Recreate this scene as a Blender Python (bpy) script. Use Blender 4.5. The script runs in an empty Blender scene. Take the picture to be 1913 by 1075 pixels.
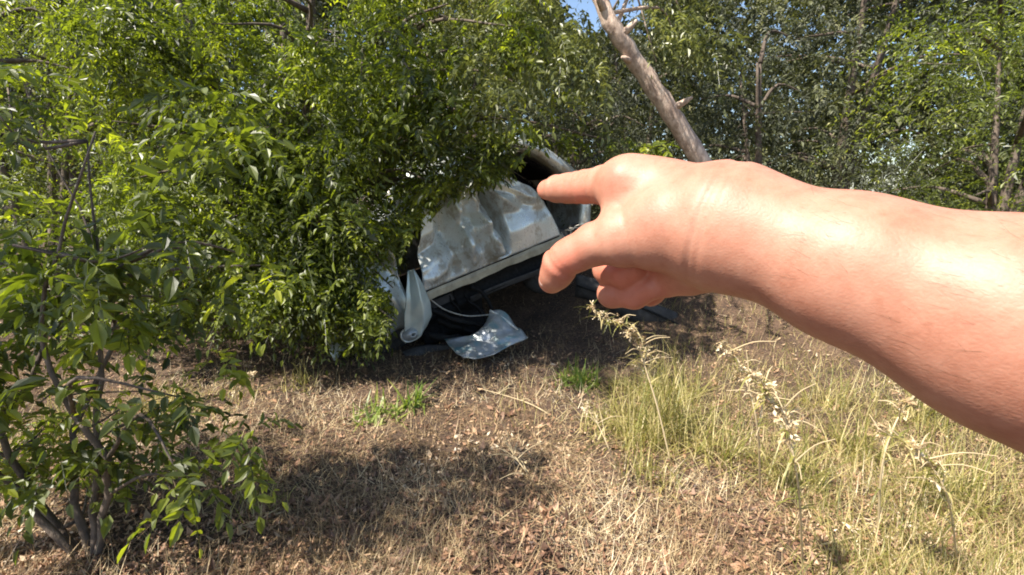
import bpy, math
import numpy as np
from mathutils import Vector, Matrix
sc = bpy.context.scene
COL = sc.collection
R = math.radians

# ------------------------------------------------------------------ camera, sky, sun, exposure
FPX, PITCH, EYE = 900.0, R(11), 1.5
cd = bpy.data.cameras.new('camera'); cam = bpy.data.objects.new('camera', cd); COL.objects.link(cam)
cam.location = (0, 0, EYE); cam.rotation_euler = (R(90) - PITCH, 0, 0)
cd.sensor_width = 36; cd.lens = 36 * FPX / 1913; cd.clip_start = 0.02; cd.clip_end = 600
sc.camera = cam
SUN = Vector((-0.50, -0.30, 0.81)).normalized()
w = bpy.data.worlds.new('World'); sc.world = w; w.use_nodes = True
nt = w.node_tree; bg = nt.nodes['Background']
sky = nt.nodes.new('ShaderNodeTexSky'); sky.sky_type = 'NISHITA'; sky.sun_disc = False
sky.sun_elevation = math.asin(SUN.z); sky.sun_rotation = math.atan2(SUN.x, SUN.y)
nt.links.new(sky.outputs[0], bg.inputs[0]); bg.inputs[1].default_value = 0.1
sl = bpy.data.lights.new('sun', 'SUN'); sl.energy = 5.0; sl.angle = R(0.53); sl.color = (1, .93, .82)
so = bpy.data.objects.new('sun', sl); COL.objects.link(so); so.rotation_euler = (-SUN).to_track_quat('-Z', 'Y').to_euler()
so.location = (-6, 1, 9)
vs = sc.view_settings; vs.view_transform = 'Standard'; vs.look = 'None'; vs.gamma = 1; vs.use_curve_mapping = False
vs.exposure = 1.3
sc.cycles.filter_width = 1.9
sc.cycles.max_bounces = 8; sc.cycles.transparent_max_bounces = 4
sc.cycles.use_denoising = True

# ------------------------------------------------------------------ helpers
def P(px, py, d):                     # a point d metres ahead of the lens, seen at photo pixel px, py
    x = (px - 956.5) / FPX * d; u = -(py - 537.5) / FPX * d
    return np.array([x, d * math.cos(PITCH) + u * math.sin(PITCH), EYE + u * math.cos(PITCH) - d * math.sin(PITCH)])
def pix(p):
    p = np.atleast_2d(p); y = p[:, 1]; z = p[:, 2] - EYE
    d = y * math.cos(PITCH) - z * math.sin(PITCH); u = y * math.sin(PITCH) + z * math.cos(PITCH)
    d = np.where(d < .05, .05, d)
    return 956.5 + FPX * p[:, 0] / d, 537.5 - FPX * u / d, d
def vnoise(x, y, seed=0):             # smooth value noise, numpy
    xi = np.floor(x).astype(np.int64); yi = np.floor(y).astype(np.int64); fx = x - xi; fy = y - yi
    fx = fx * fx * (3 - 2 * fx); fy = fy * fy * (3 - 2 * fy)
    def h(a, b):
        n = (a * 374761393 + b * 668265263 + seed * 974634777) & 0x7fffffff
        n = ((n ^ (n >> 13)) * 1274126177) & 0x7fffffff
        return ((n ^ (n >> 16)) & 0xffff) / 65535.0
    return (h(xi, yi) * (1 - fx) + h(xi + 1, yi) * fx) * (1 - fy) + (h(xi, yi + 1) * (1 - fx) + h(xi + 1, yi + 1) * fx) * fy
def sstep(a, b, x):
    t = np.clip((x - a) / (b - a), 0, 1); return t * t * (3 - 2 * t)
def gz(x, y):                         # height of the ground
    x = np.asarray(x, float); y = np.asarray(y, float)
    z = .10 * (vnoise(x * .7 + 9, y * .7, 1) - .5) + .05 * (vnoise(x * 2.3, y * 2.3, 2) - .5) + .03 * (vnoise(x * 6, y * 6, 3) - .5)
    z = z + .55 * sstep(5.2, 7.2, y + .45 * x) * sstep(-2.5, .8, x) + .5 * sstep(8, 16, y)
    return z
def ground_at(px, py):
    r = P(px, py, 1.0) - np.array([0, 0, EYE]); t = .3
    for _ in range(400):
        p = np.array([0, 0, EYE]) + r * t
        if p[2] < gz(p[0], p[1]): break
        t += .02
    return p
def in_poly(px, py, poly):
    r = np.zeros(len(px), bool); n = len(poly)
    for i in range(n):
        x0, y0 = poly[i]; x1, y1 = poly[(i + 1) % n]
        if y0 == y1: continue
        c = ((y0 > py) != (y1 > py)) & (px < (x1 - x0) * (py - y0) / (y1 - y0) + x0); r ^= c
    return r
def make_mesh(name, v, f, smooth=False, rnd=None):
    v = np.ascontiguousarray(v, np.float32); f = np.ascontiguousarray(f, np.int32)
    me = bpy.data.meshes.new(name); k = f.shape[1]
    me.vertices.add(len(v)); me.vertices.foreach_set('co', v.ravel())
    me.loops.add(f.size); me.loops.foreach_set('vertex_index', f.ravel())
    me.polygons.add(len(f)); me.polygons.foreach_set('loop_start', np.arange(0, f.size, k, dtype=np.int32))
    me.polygons.foreach_set('use_smooth', np.full(len(f), smooth))
    me.update(calc_edges=True); me.validate()
    if rnd is not None:
        a = me.attributes.new('rnd', 'FLOAT', 'FACE'); a.data.foreach_set('value', np.ascontiguousarray(rnd, np.float32))
    return me
def obj(name, me, mat=None, parent=None, **kw):
    o = bpy.data.objects.new(name, me); COL.objects.link(o)
    if mat is not None and me is not None: me.materials.clear(); me.materials.append(mat)
    if parent is not None: o.parent = parent
    for k, v in kw.items(): o[k] = v
    return o
def thing(name, label, category, loc=(0, 0, 0), group=None):
    o = bpy.data.objects.new(name, None); COL.objects.link(o); o.location = loc; o.empty_display_size = .1
    o['label'] = label; o['category'] = category
    if group: o['group'] = group
    return o
class MB:
    def __init__(s): s.v = []; s.f = []; s.n = 0; s.r = []
    def add(s, v, f, r=None):
        v = np.asarray(v, float); f = np.asarray(f, int); s.v.append(v); s.f.append(f + s.n); s.n += len(v)
        s.r.append(np.full(len(f), .5) if r is None else np.broadcast_to(r, (len(f),)))
    def tube(s, pts, rad, n=8, cap=True, rnd=None, wob=0, seed=0):
        pts = np.asarray(pts, float); m = len(pts); rad = np.broadcast_to(np.asarray(rad, float), (m,))
        t = np.gradient(pts, axis=0); t /= np.linalg.norm(t, axis=1)[:, None] + 1e-9
        ref = np.array([0, 0, 1.]) if abs(t[:, 2]).mean() < .8 else np.array([1., 0, 0])
        a = np.cross(t, ref); a /= np.linalg.norm(a, axis=1)[:, None] + 1e-9; b = np.cross(t, a)
        th = np.linspace(0, 2 * np.pi, n, endpoint=False)
        rr = rad[:, None] * np.ones(n)
        if wob:
            rg = np.random.default_rng(seed); rr = rr * (1 + wob * (rg.random((m, n)) - .5))
        v = pts[:, None] + rr[..., None] * (np.cos(th)[None, :, None] * a[:, None] + np.sin(th)[None, :, None] * b[:, None])
        i = np.arange(m - 1)[:, None] * n; j = np.arange(n)[None]; j2 = (j + 1) % n
        f = np.stack([i + j, i + j2, i + n + j2, i + n + j], -1).reshape(-1, 4)
        v = v.reshape(-1, 3)
        if cap:
            c0 = len(v); v = np.vstack([v, pts[0], pts[-1]]); k = np.arange(0, n, 2)
            if n % 2 == 0:
                f0 = np.stack([np.full(len(k), c0), (k + 2) % n, (k + 1) % n, k], 1)
                o = (m - 1) * n
                f1 = np.stack([np.full(len(k), c0 + 1), o + k, o + (k + 1) % n, o + (k + 2) % n], 1)
                f = np.vstack([f, f0, f1])
        s.add(v, f, rnd)
    def box(s, lo, hi):
        x0, y0, z0 = lo; x1, y1, z1 = hi
        s.add([[x0, y0, z0], [x1, y0, z0], [x1, y1, z0], [x0, y1, z0], [x0, y0, z1], [x1, y0, z1], [x1, y1, z1], [x0, y1, z1]],
              [[0, 3, 2, 1], [4, 5, 6, 7], [0, 1, 5, 4], [1, 2, 6, 5], [2, 3, 7, 6], [3, 0, 4, 7]])
    def build(s, name, mat, parent=None, smooth=True, **kw):
        me = make_mesh(name, np.vstack(s.v), np.vstack(s.f), smooth, np.concatenate(s.r))
        return obj(name, me, mat, parent, **kw)
def curve(pts, n=24):                 # Catmull-Rom through the points
    p = np.asarray(pts, float); p = np.vstack([2 * p[0] - p[1], p, 2 * p[-1] - p[-2]])
    out = []
    m = len(p) - 3
    for t in np.linspace(0, m - 1e-6, n):
        i = int(t); u = t - i; a, b, c, d = p[i:i + 4]
        out.append(.5 * (2 * b + (c - a) * u + (2 * a - 5 * b + 4 * c - d) * u * u + (3 * b - a - 3 * c + d) * u ** 3))
    return np.array(out)

# ------------------------------------------------------------------ materials
def mat(name):
    m = bpy.data.materials.new(name); m.use_nodes = True; n = m.node_tree
    return m, n, n.nodes['Principled BSDF'], n.links.new
def ramp(n, stops):
    r = n.nodes.new('ShaderNodeValToRGB'); e = r.color_ramp.elements
    while len(e) < len(stops): e.new(.5)
    for i, (p, c) in enumerate(stops): e[i].position = p; e[i].color = (*c, 1)
    return r
def noise(n, scale, detail=4, rough=.6, coord='Object', stretch=None):
    t = n.nodes.new('ShaderNodeTexNoise'); t.inputs['Scale'].default_value = scale
    t.inputs['Detail'].default_value = detail; t.inputs['Roughness'].default_value = rough
    c = n.nodes.new('ShaderNodeTexCoord'); o = c.outputs[coord]
    if stretch:
        mp = n.nodes.new('ShaderNodeMapping'); mp.inputs['Scale'].default_value = stretch; n.links.new(o, mp.inputs[0]); o = mp.outputs[0]
    n.links.new(o, t.inputs['Vector']); return t
def mixc(n, fac, a, b, mode='MIX'):
    m = n.nodes.new('ShaderNodeMix'); m.data_type = 'RGBA'; m.blend_type = mode
    for s, v in ((0, fac), (6, a), (7, b)):
        if hasattr(v, 'is_output'): n.links.new(v, m.inputs[s])
        else: m.inputs[s].default_value = v if s == 0 else (*v, 1)
    return m.outputs[2]
def bump(n, h, strength, dist=.01):
    b = n.nodes.new('ShaderNodeBump'); b.inputs['Strength'].default_value = strength; b.inputs['Distance'].default_value = dist
    n.links.new(h, b.inputs['Height']); return b.outputs[0]
def leaf_mat(name, stops, trans, tfac=.4, rough=.38):
    m, n, p, L = mat(name)
    a = n.nodes.new('ShaderNodeAttribute'); a.attribute_name = 'rnd'
    r = ramp(n, stops); L(a.outputs['Fac'], r.inputs[0]); L(r.outputs[0], p.inputs['Base Color'])
    p.inputs['Roughness'].default_value = rough; p.inputs['Specular IOR Level'].default_value = .6
    t = n.nodes.new('ShaderNodeBsdfTranslucent'); L(mixc(n, 1.0, r.outputs[0], trans, 'MULTIPLY'), t.inputs[0])
    ms = n.nodes.new('ShaderNodeMixShader'); ms.inputs[0].default_value = tfac
    L(p.outputs[0], ms.inputs[1]); L(t.outputs[0], ms.inputs[2]); L(ms.outputs[0], n.nodes['Material Output'].inputs[0])
    return m
def plain(name, col, rough=.6, metal=0, var=.35, scale=20, bmp=0, spec=.5):
    m, n, p, L = mat(name); p.inputs['Specular IOR Level'].default_value = spec; t = noise(n, scale)
    r = ramp(n, [(.3, [c * (1 - var) for c in col]), (.7, [min(1, c * (1 + var)) for c in col])]); L(t.outputs[0], r.inputs[0])
    L(r.outputs[0], p.inputs['Base Color']); p.inputs['Roughness'].default_value = rough; p.inputs['Metallic'].default_value = metal
    if bmp: L(bump(n, t.outputs[0], bmp), p.inputs['Normal'])
    return m
M = {}
M['leaf'] = leaf_mat('leaf_green', [(0, (.026, .034, .012)), (.3, (.062, .078, .02)), (.65, (.15, .18, .028)), (.94, (.36, .38, .05)), (1, (.45, .33, .08))], (2.2, 2.3, .6), .45, .43)
M['leaf_pale'] = leaf_mat('leaf_pale_green', [(0, (.06, .07, .028)), (.6, (.15, .165, .05)), (1, (.3, .3, .12))], (1.9, 1.9, 1.0), .38)
M['leaf_dark'] = leaf_mat('leaf_dark_green', [(0, (.022, .026, .014)), (.5, (.048, .056, .026)), (.8, (.13, .14, .05)), (1, (.3, .27, .11))], (1.7, 1.7, .7), .28, .6)  # background shade put into the dark stops, sunlit leaf spots into the bright
M['grass'] = leaf_mat('grass_green', [(0, (.09, .1, .02)), (.4, (.21, .205, .045)), (.7, (.38, .32, .12)), (1, (.56, .47, .25))], (1.8, 1.8, .9), .35, .5)
M['straw'] = leaf_mat('dry_straw', [(0, (.1, .065, .035)), (.4, (.3, .2, .1)), (.75, (.52, .4, .22)), (1, (.7, .6, .42))], (1.2, 1.1, .9), .2, .6)
M['litter'] = leaf_mat('dry_leaves', [(0, (.05, .028, .018)), (.3, (.17, .09, .055)), (.6, (.36, .205, .115)), (.85, (.52, .38, .23)), (1, (.68, .58, .45))], (1.2, 1.0, .8), .15, .6)

m, n, p, L = mat('ground_soil'); M['soil'] = m
t1 = noise(n, 2.2, 6, .65); t2 = noise(n, 38, 5, .7)
r1 = ramp(n, [(.3, (.045, .029, .02)), (.55, (.115, .072, .046)), (.75, (.2, .135, .08))])
r2 = ramp(n, [(.35, (.35, .32, .3)), (.65, (1.25, 1.2, 1.15))])
L(t1.outputs[0], r1.inputs[0]); L(t2.outputs[0], r2.inputs[0])
L(mixc(n, 1.0, r1.outputs[0], r2.outputs[0], 'MULTIPLY'), p.inputs['Base Color'])
p.inputs['Roughness'].default_value = .95; L(bump(n, t2.outputs[0], .9, .03), p.inputs['Normal'])

def bark(name, cols, sc_=9):
    m, n, p, L = mat(name); t = noise(n, sc_, 6, .7); s = noise(n, 26, 4, .7, stretch=(1, 1, .35))
    r = ramp(n, [(.3, cols[0]), (.5, cols[1]), (.7, cols[2])]); L(t.outputs[0], r.inputs[0])
    r2 = ramp(n, [(.3, (.55, .5, .48)), (.6, (1.15, 1.12, 1.1))]); L(s.outputs[0], r2.inputs[0])
    L(mixc(n, 1.0, r.outputs[0], r2.outputs[0], 'MULTIPLY'), p.inputs['Base Color'])
    p.inputs['Roughness'].default_value = .85; L(bump(n, s.outputs[0], .8, .012), p.inputs['Normal']); return m
M['bark'] = bark('bark_pinkish', [(.3, .21, .165), (.55, .43, .35), (.68, .58, .49)])
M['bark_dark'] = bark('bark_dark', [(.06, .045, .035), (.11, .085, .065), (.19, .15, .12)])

m, n, p, L = mat('dusty_silver_paint'); M['paint'] = m
t1 = noise(n, 2.6, 5, .6); t2 = noise(n, 4.5, 12, .78, stretch=(1, 1, .6)); t3 = noise(n, 90, 3, .7)
base = ramp(n, [(.35, (.6, .65, .64)), (.65, (.75, .78, .77))]); L(t1.outputs[0], base.inputs[0])
dm = ramp(n, [(.5, (0, 0, 0)), (.57, (.7, .7, .7))]); L(t2.outputs[0], dm.inputs[0])
c = mixc(n, dm.outputs[0], base.outputs[0], (.33, .28, .2))
sp = ramp(n, [(.62, (1, 1, 1)), (.7, (.4, .36, .33))]); L(t3.outputs[0], sp.inputs[0])
L(mixc(n, 1.0, c, sp.outputs[0], 'MULTIPLY'), p.inputs['Base Color'])
p.inputs['Metallic'].default_value = .45
rr = ramp(n, [(.4, (.26,) * 3), (.7, (.6,) * 3)]); L(t2.outputs[0], rr.inputs[0]); L(rr.outputs[0], p.inputs['Roughness'])
L(bump(n, t2.outputs[0], .07, .01), p.inputs['Normal'])
m, n, p, L = mat('blue_sheen_plastic'); M['sheen'] = m
t1 = noise(n, 7, 5, .6); base = ramp(n, [(.35, (.13, .26, .3)), (.48, (.3, .32, .32)), (.68, (.4, .44, .5))]); L(t1.outputs[0], base.inputs[0])
L(base.outputs[0], p.inputs['Base Color']); p.inputs['Roughness'].default_value = .3; p.inputs['Metallic'].default_value = .3
L(bump(n, t1.outputs[0], .5, .02), p.inputs['Normal'])
M['black'] = plain('black_plastic', (.012, .012, .012), .8, 0, .5, 30, .3, .15)
M['dark_grey'] = plain('dull_grey_plastic', (.05, .048, .047), .7, 0, .4, 12, .3, .25)
M['trim'] = plain('olive_grey_trim', (.34, .31, .23), .5, 0, .3, 10, .2)
M['fabric'] = plain('dark_cabin_fabric', (.01, .01, .014), .9, 0, .4, 25, .3, .08)
M['teal'] = plain('pale_teal_paint', (.5, .58, .57), .34, .3, .14, 5, .1)
M['rust'] = plain('rusty_metal', (.12, .05, .035), .8, .2, .5, 18, .4)
M['pale_wire'] = plain('bent_trim_wire', (.4, .38, .33), .5, .3, .3, 30)
M['tyre'] = plain('tyre_rubber', (.022, .021, .02), .85, 0, .3, 40, .4)

m, n, p, L = mat('skin'); M['skin'] = m
t1 = noise(n, 34, 7, .72); t2 = noise(n, 420, 3, .6); t3 = noise(n, 120, 4, .65, stretch=(1, .5, 1))
base = ramp(n, [(.3, (.3, .118, .073)), (.5, (.385, .175, .115)), (.7, (.44, .225, .155))]); L(t1.outputs[0], base.inputs[0])
a = n.nodes.new('ShaderNodeAttribute'); a.attribute_name = 'flush'
fk = noise(n, 210, 2, .5); fr_ = ramp(n, [(.6, (1, 1, 1)), (.8, (.9, .84, .8))]); L(fk.outputs[0], fr_.inputs[0])
L(mixc(n, 1.0, mixc(n, a.outputs['Fac'], base.outputs[0], (.56, .17, .11)), fr_.outputs[0], 'MULTIPLY'), p.inputs['Base Color'])
p.inputs['Roughness'].default_value = .5; p.inputs['Specular IOR Level'].default_value = .35; p.inputs['Subsurface Weight'].default_value = .18
p.inputs['Subsurface Radius'].default_value = (1, .35, .2); p.inputs['Subsurface Scale'].default_value = .004
vo = n.nodes.new('ShaderNodeTexVoronoi'); vo.inputs['Scale'].default_value = 620; vo.feature = 'DISTANCE_TO_EDGE'; tcv = n.nodes.new('ShaderNodeTexCoord'); mpv = n.nodes.new('ShaderNodeMapping'); mpv.inputs['Scale'].default_value = (1, .6, 1)
L(tcv.outputs['Object'], mpv.inputs[0]); L(mpv.outputs[0], vo.inputs['Vector']); m0 = n.nodes.new('ShaderNodeMath'); m0.operation = 'ADD'; L(vo.outputs['Distance'], m0.inputs[0]); L(t2.outputs[0], m0.inputs[1])
mx = n.nodes.new('ShaderNodeMath'); mx.operation = 'ADD'; L(m0.outputs[0], mx.inputs[0]); L(t3.outputs[0], mx.inputs[1])
L(bump(n, mx.outputs[0], .17, .0006), p.inputs['Normal'])
M['nail'] = plain('fingernail', (.72, .46, .38), .3, 0, .06, 60)

# ------------------------------------------------------------------ ground
def axis(lo, hi, fine_lo, fine_hi, step, grow=1.25):
    a = list(np.arange(fine_lo, fine_hi, step)); s = step
    while a[-1] < hi: s *= grow; a.append(a[-1] + s)
    s = step
    while a[0] > lo: s *= grow; a.insert(0, a[0] - s)
    return np.array(a)
gx = axis(-150, 150, -7, 7, .06); gy = axis(-60, 200, .3, 9, .06)
X, Y = np.meshgrid(gx, gy); Z = gz(X, Y)
nx, ny = len(gx), len(gy); i = np.arange(ny - 1)[:, None] * nx + np.arange(nx - 1)[None]
obj('ground', make_mesh('ground', np.stack([X, Y, Z], -1).reshape(-1, 3), np.stack([i, i + 1, i + nx + 1, i + nx], -1).reshape(-1, 4), True), M['soil'], kind='structure')

def scatter(rng, n, ylo=1.0, yhi=9.5, k=2.0, xr=1.22):
    u = rng.random(n); y = (ylo ** (1 - k) + u * (yhi ** (1 - k) - ylo ** (1 - k))) ** (1 / (1 - k))
    x = (rng.random(n) * 2 - 1) * (xr * y + .3); return x, y
def unit(v): return v / (np.linalg.norm(v, axis=-1, keepdims=True) + 1e-9)
def litter(name, n, lo, hi, seed, k, mat_, label, cat):
    rng = np.random.default_rng(seed); x, y = scatter(rng, n, k=k)
    keep = vnoise(x * 1.3, y * 1.3, 5) + .5 * rng.random(n) > .35; x, y = x[keep], y[keep]; n = len(x)
    o = np.stack([x, y, gz(x, y) + .004 + .02 * rng.random(n)], 1)
    th = rng.random(n) * 6.283; l = lo + (hi - lo) * rng.random(n) ** 1.5; wd = l * (.25 + .25 * rng.random(n))
    tl = rng.normal(0, .35, n); rl = rng.normal(0, .5, n)
    d = np.stack([np.cos(th) * np.cos(tl), np.sin(th) * np.cos(tl), np.sin(tl)], 1)
    s = unit(np.cross(d, np.array([0, 0, 1.]) + rng.normal(0, .35, (n, 3)))); up = np.cross(s, d)
    cu = rng.normal(.1, .22, n)[:, None] * l[:, None]
    L_, W_ = l[:, None], wd[:, None]
    v = np.stack([o - d * L_ * .5 + up * cu, o - s * W_ * .5 - d * L_ * .05, o + s * W_ * .5 - d * L_ * .05, o + d * L_ * .1 - up * cu * .2, o + d * L_ * .5 + up * cu * 1.2], 1)
    b = np.arange(n)[:, None] * 5
    f = np.concatenate([b + [0, 1, 3, 2], ], 0); f2 = b + [1, 4, 2, 3]
    F = np.vstack([f, f2]); r = np.clip(.62 * rng.random(n) + .55 * vnoise(x * 1.9, y * 2.6, 15) - .08, 0, 1)
    obj(name, make_mesh(name, v.reshape(-1, 3), F, False, np.concatenate([r, r])), mat_, kind='stuff', label=label, category=cat)
litter('leaf_litter', 60000, .008, .042, 11, 1.9, M['litter'], 'brown and tan dry leaves littering the ground', 'leaf litter')

litter('fallen_leaves', 2600, .04, .095, 12, 1.8, M['litter'], 'larger curled dry leaves scattered over the litter', 'leaf litter')
def blades(rng, x, y, ln, wd, lean, curl, z0=None):
    n = len(x); o = np.stack([x, y, (gz(x, y) if z0 is None else z0) - .004], 1); th = rng.random(n) * 6.283
    h = np.stack([np.cos(th), np.sin(th), np.zeros(n)], 1); s = np.stack([-np.sin(th), np.cos(th), np.zeros(n)], 1)
    V = []
    for t in (0, .35, .7, 1):
        a = lean + curl * t
        c = o + h * (ln * t * np.sin(a))[:, None] + np.array([0, 0, 1.]) * (ln * t * np.cos(a))[:, None]
        ww = (wd * (1 - t * .9) * .5)[:, None]; V += [c - s * ww, c + s * ww]
    v = np.stack(V, 1)
    zmin = gz(v[..., 0], v[..., 1]) + .006; v[:, 2:, 2] = np.maximum(v[:, 2:, 2], zmin[:, 2:])
    b = np.arange(n)[:, None] * 8
    f = np.concatenate([b + [0, 1, 3, 2], b + [2, 3, 5, 4], b + [4, 5, 7, 6]], 1).reshape(-1, 4)
    r = np.repeat(rng.random(n), 3); r = np.clip(r + np.tile([.12, 0, -.02], n), 0, 1)
    return v.reshape(-1, 3), f, r
rng = np.random.default_rng(21); x, y = scatter(rng, 92000, k=1.9)
keep = vnoise(x * 1.6 + 4, y * 1.6, 6) + .45 * rng.random(len(x)) > .45; x, y = x[keep], y[keep]; n_ = len(x)
r_patch = vnoise(x * 2.1 + 7, y * 2.6, 16)
v, f, r = blades(rng, x, y, .05 + .16 * rng.random(n_) ** 1.8, .002 + .0035 * rng.random(n_), rng.uniform(.8, 1.55, n_), rng.normal(.1, .7, n_))
r = np.clip(.6 * r + .6 * np.repeat(r_patch, 3) - .1, 0, 1)
obj('dry_grass', make_mesh('dry_grass', v, f, False, r), M['straw'], kind='stuff', label='pale dead grass lying matted over the ground', category='grass')
rng = np.random.default_rng(22); x, y = scatter(rng, 52000, k=1.7)
g = vnoise(x * .9 + 2, y * .9, 8) + .55 * sstep(.15, 1.2, x - .12 * y) + .25 * rng.random(len(x)) - .25 * sstep(4.2, 5, y)
keep = g > .86; x, y = x[keep], y[keep]; n_ = len(x)
v, f, r = blades(rng, x, y, .06 + .16 * rng.random(n_), .003 + .003 * rng.random(n_), rng.uniform(.1, .9, n_), rng.normal(.4, .4, n_))
obj('grass', make_mesh('grass', v, f, False, r), M['grass'], kind='stuff', label='short yellow green grass growing through the litter', category='grass')

# ------------------------------------------------------------------ foliage
CAR_VIEW = [(725, 720), (738, 610), (740, 495), (765, 505), (762, 458), (832, 388), (880, 368), (960, 340), (985, 280), (1070, 300), (1290, 315), (1330, 720)]
SKY_GAP = [(1035, -40), (1050, 40), (1100, 55), (1200, 30), (1195, -40)]
def sprays(rng, o, d, L, pairs, ll, lw, droop, tint=None, fine=False):
    n = len(o); V = []; F = []; Rr = []; cnt = 0; base_r = rng.random(n)
    if tint is not None: base_r = .4 * base_r + .6 * tint
    ll = ll * np.clip(rng.lognormal(0, .28, n), .55, 1.8); nrm = unit(rng.normal(0, .5, (n, 3)) + np.array([0, 0, 1.])); down = np.array([0, 0, -1.])
    def at(t): return o + d * (L * t)[:, None] + down * (L * droop * t * t)[:, None]
    def add(c, dr, up, sz, r):
        nonlocal cnt
        s = unit(np.cross(dr, up)); u = np.cross(s, dr); sz = sz[:, None]
        if fine:                      # folded along the midrib, rounded sides
            v = np.stack([c, c + dr * sz * .28 + s * sz * lw * .9 + u * sz * .09, c + dr * sz * .66 + s * sz * lw * .72 + u * sz * .04, c + dr * sz - u * sz * .14,
                          c + dr * sz * .66 - s * sz * lw * .72 + u * sz * .04, c + dr * sz * .28 - s * sz * lw * .9 + u * sz * .09], 1)
            b6 = cnt + np.arange(len(c))[:, None] * 6; V.append(v.reshape(-1, 3)); F.extend([b6 + [0, 1, 2, 3], b6 + [0, 3, 4, 5]]); Rr.extend([r, r]); cnt += len(c) * 6; return
        v = np.stack([c, c + dr * sz * .42 + s * sz * lw + u * sz * .07, c + dr * sz - u * sz * .1, c + dr * sz * .42 - s * sz * lw + u * sz * .07], 1)
        V.append(v.reshape(-1, 3)); F.append(np.arange(cnt, cnt + len(c) * 4).reshape(-1, 4)); cnt += len(c) * 4; Rr.append(r)
    for k in range(pairs):
        t = .18 + .8 * k / pairs; c = at(np.full(n, t)); tg = unit(d + down * (2 * droop * t)); side = unit(np.cross(tg, nrm))
        for sg in (-1, 1):
            dr = unit(side * sg + tg * .55 + rng.normal(0, .28, (n, 3)) + down * .15)
            add(c, dr, unit(nrm + rng.normal(0, .35, (n, 3))), ll * (.7 + .5 * rng.random(n)) * (1 - .35 * abs(t - .5)), np.clip(.72 * base_r + .28 * rng.random(n), 0, 1))
    tg = unit(d + down * 2 * droop); add(at(np.ones(n)), tg, nrm, ll * (.9 + .3 * rng.random(n)), base_r)
    s = unit(np.cross(d, nrm)) * .0016
    a, b, c = at(np.zeros(n)), at(np.full(n, .5)), at(np.ones(n))
    V.append(np.stack([a - s, a + s, b + s, b - s, c + s * .5, c - s * .5], 1).reshape(-1, 3)); bb = cnt + np.arange(n)[:, None] * 6
    F += [bb + [0, 1, 2, 3], bb + [3, 2, 4, 5]]; Rr += [base_r * .3, base_r * .3]; cnt += n * 6
    return np.vstack(V), np.vstack(F), np.concatenate(Rr)
def crown(name, mat_, parent, clumps, seed, ll=.034, lw=.2, L=(.14, .3), pairs=6, droop=.5, reject=None, flat=.35, void=0, fine=False):
    rng = np.random.default_rng(seed); O = []; D = []; TN = []
    for c, rad, n in clumps:
        q = unit(rng.normal(0, 1, (n, 3))); rr = rng.random(n) ** .45
        O.append(np.asarray(c) + q * rr[:, None] * np.asarray(rad)); dd = q * .8 + rng.normal(0, .6, (n, 3)); dd[:, 2] = dd[:, 2] * flat - .1; D.append(unit(dd)); TN.append(np.full(n, rng.random()))
    o = np.vstack(O); d = np.vstack(D); tn = np.concatenate(TN); Ls = rng.uniform(*L, len(o))
    if reject is not None:
        tip = o + d * Ls[:, None] + np.array([0, 0, -1.]) * (Ls * droop)[:, None]
        k = ~(reject(o, rng) | reject(tip, rng) | (o[:, 2] < gz(o[:, 0], o[:, 1]) + .03)); o, d, Ls, tn = o[k], d[k], Ls[k], tn[k]
    if void:                          # hollows between the boughs
        nz = .5 * vnoise(o[:, 0] * 2.1 + o[:, 1] * .8, o[:, 2] * 2.4, seed) + .5 * vnoise(o[:, 0] * 4.3 - o[:, 1] * 1.7, o[:, 2] * 4.6 + o[:, 1], seed + 1)
        k = nz + rng.normal(0, .05, len(o)) > void; o, d, Ls, tn = o[k], d[k], Ls[k], tn[k]
    v, f, r = sprays(rng, o, d, Ls, pairs, ll, lw, droop, tn, fine)
    par = np.array(parent.location)
    return obj(name, make_mesh(name, v - par, f, False, r), mat_, parent)
def limbs(mb, root_pts, targets, seed, r0=.03, par=(0, 0, 0)):
    rng = np.random.default_rng(seed); root_pts = np.asarray(root_pts)
    for t in targets:
        t = np.asarray(t); dd = np.linalg.norm(root_pts - t, axis=1) + .8 * np.maximum(0, root_pts[:, 2] - t[2]); s = root_pts[dd.argmin()]
        mid = (s + t) / 2 + rng.normal(0, .08, 3) + np.array([0, 0, .12 * np.linalg.norm(t - s)])
        q = curve([s, mid, t], 9); mb.tube(q - par, np.linspace(r0, .004, 9) * (.5 + .6 * min(1, np.linalg.norm(t - s))), 6)
TRUNK_VIEW = [(1085, -30), (1155, -30), (1280, 190), (1290, 290), (1225, 240), (1140, 125)]
def near_reject(p, rng):
    px, py, d = pix(p); return (in_poly(px, py, TRUNK_VIEW) & (d < 4.75) & (rng.random(len(px)) < .8)) | (in_poly(px, py, CAR_VIEW) & (d < 6.6)) | (in_poly(px, py, SKY_GAP) & (rng.random(len(px)) < .85))
def sky_reject(p, rng):
    px, py, d = pix(p); return in_poly(px, py, SKY_GAP) & (rng.random(len(px)) < .9)

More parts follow.
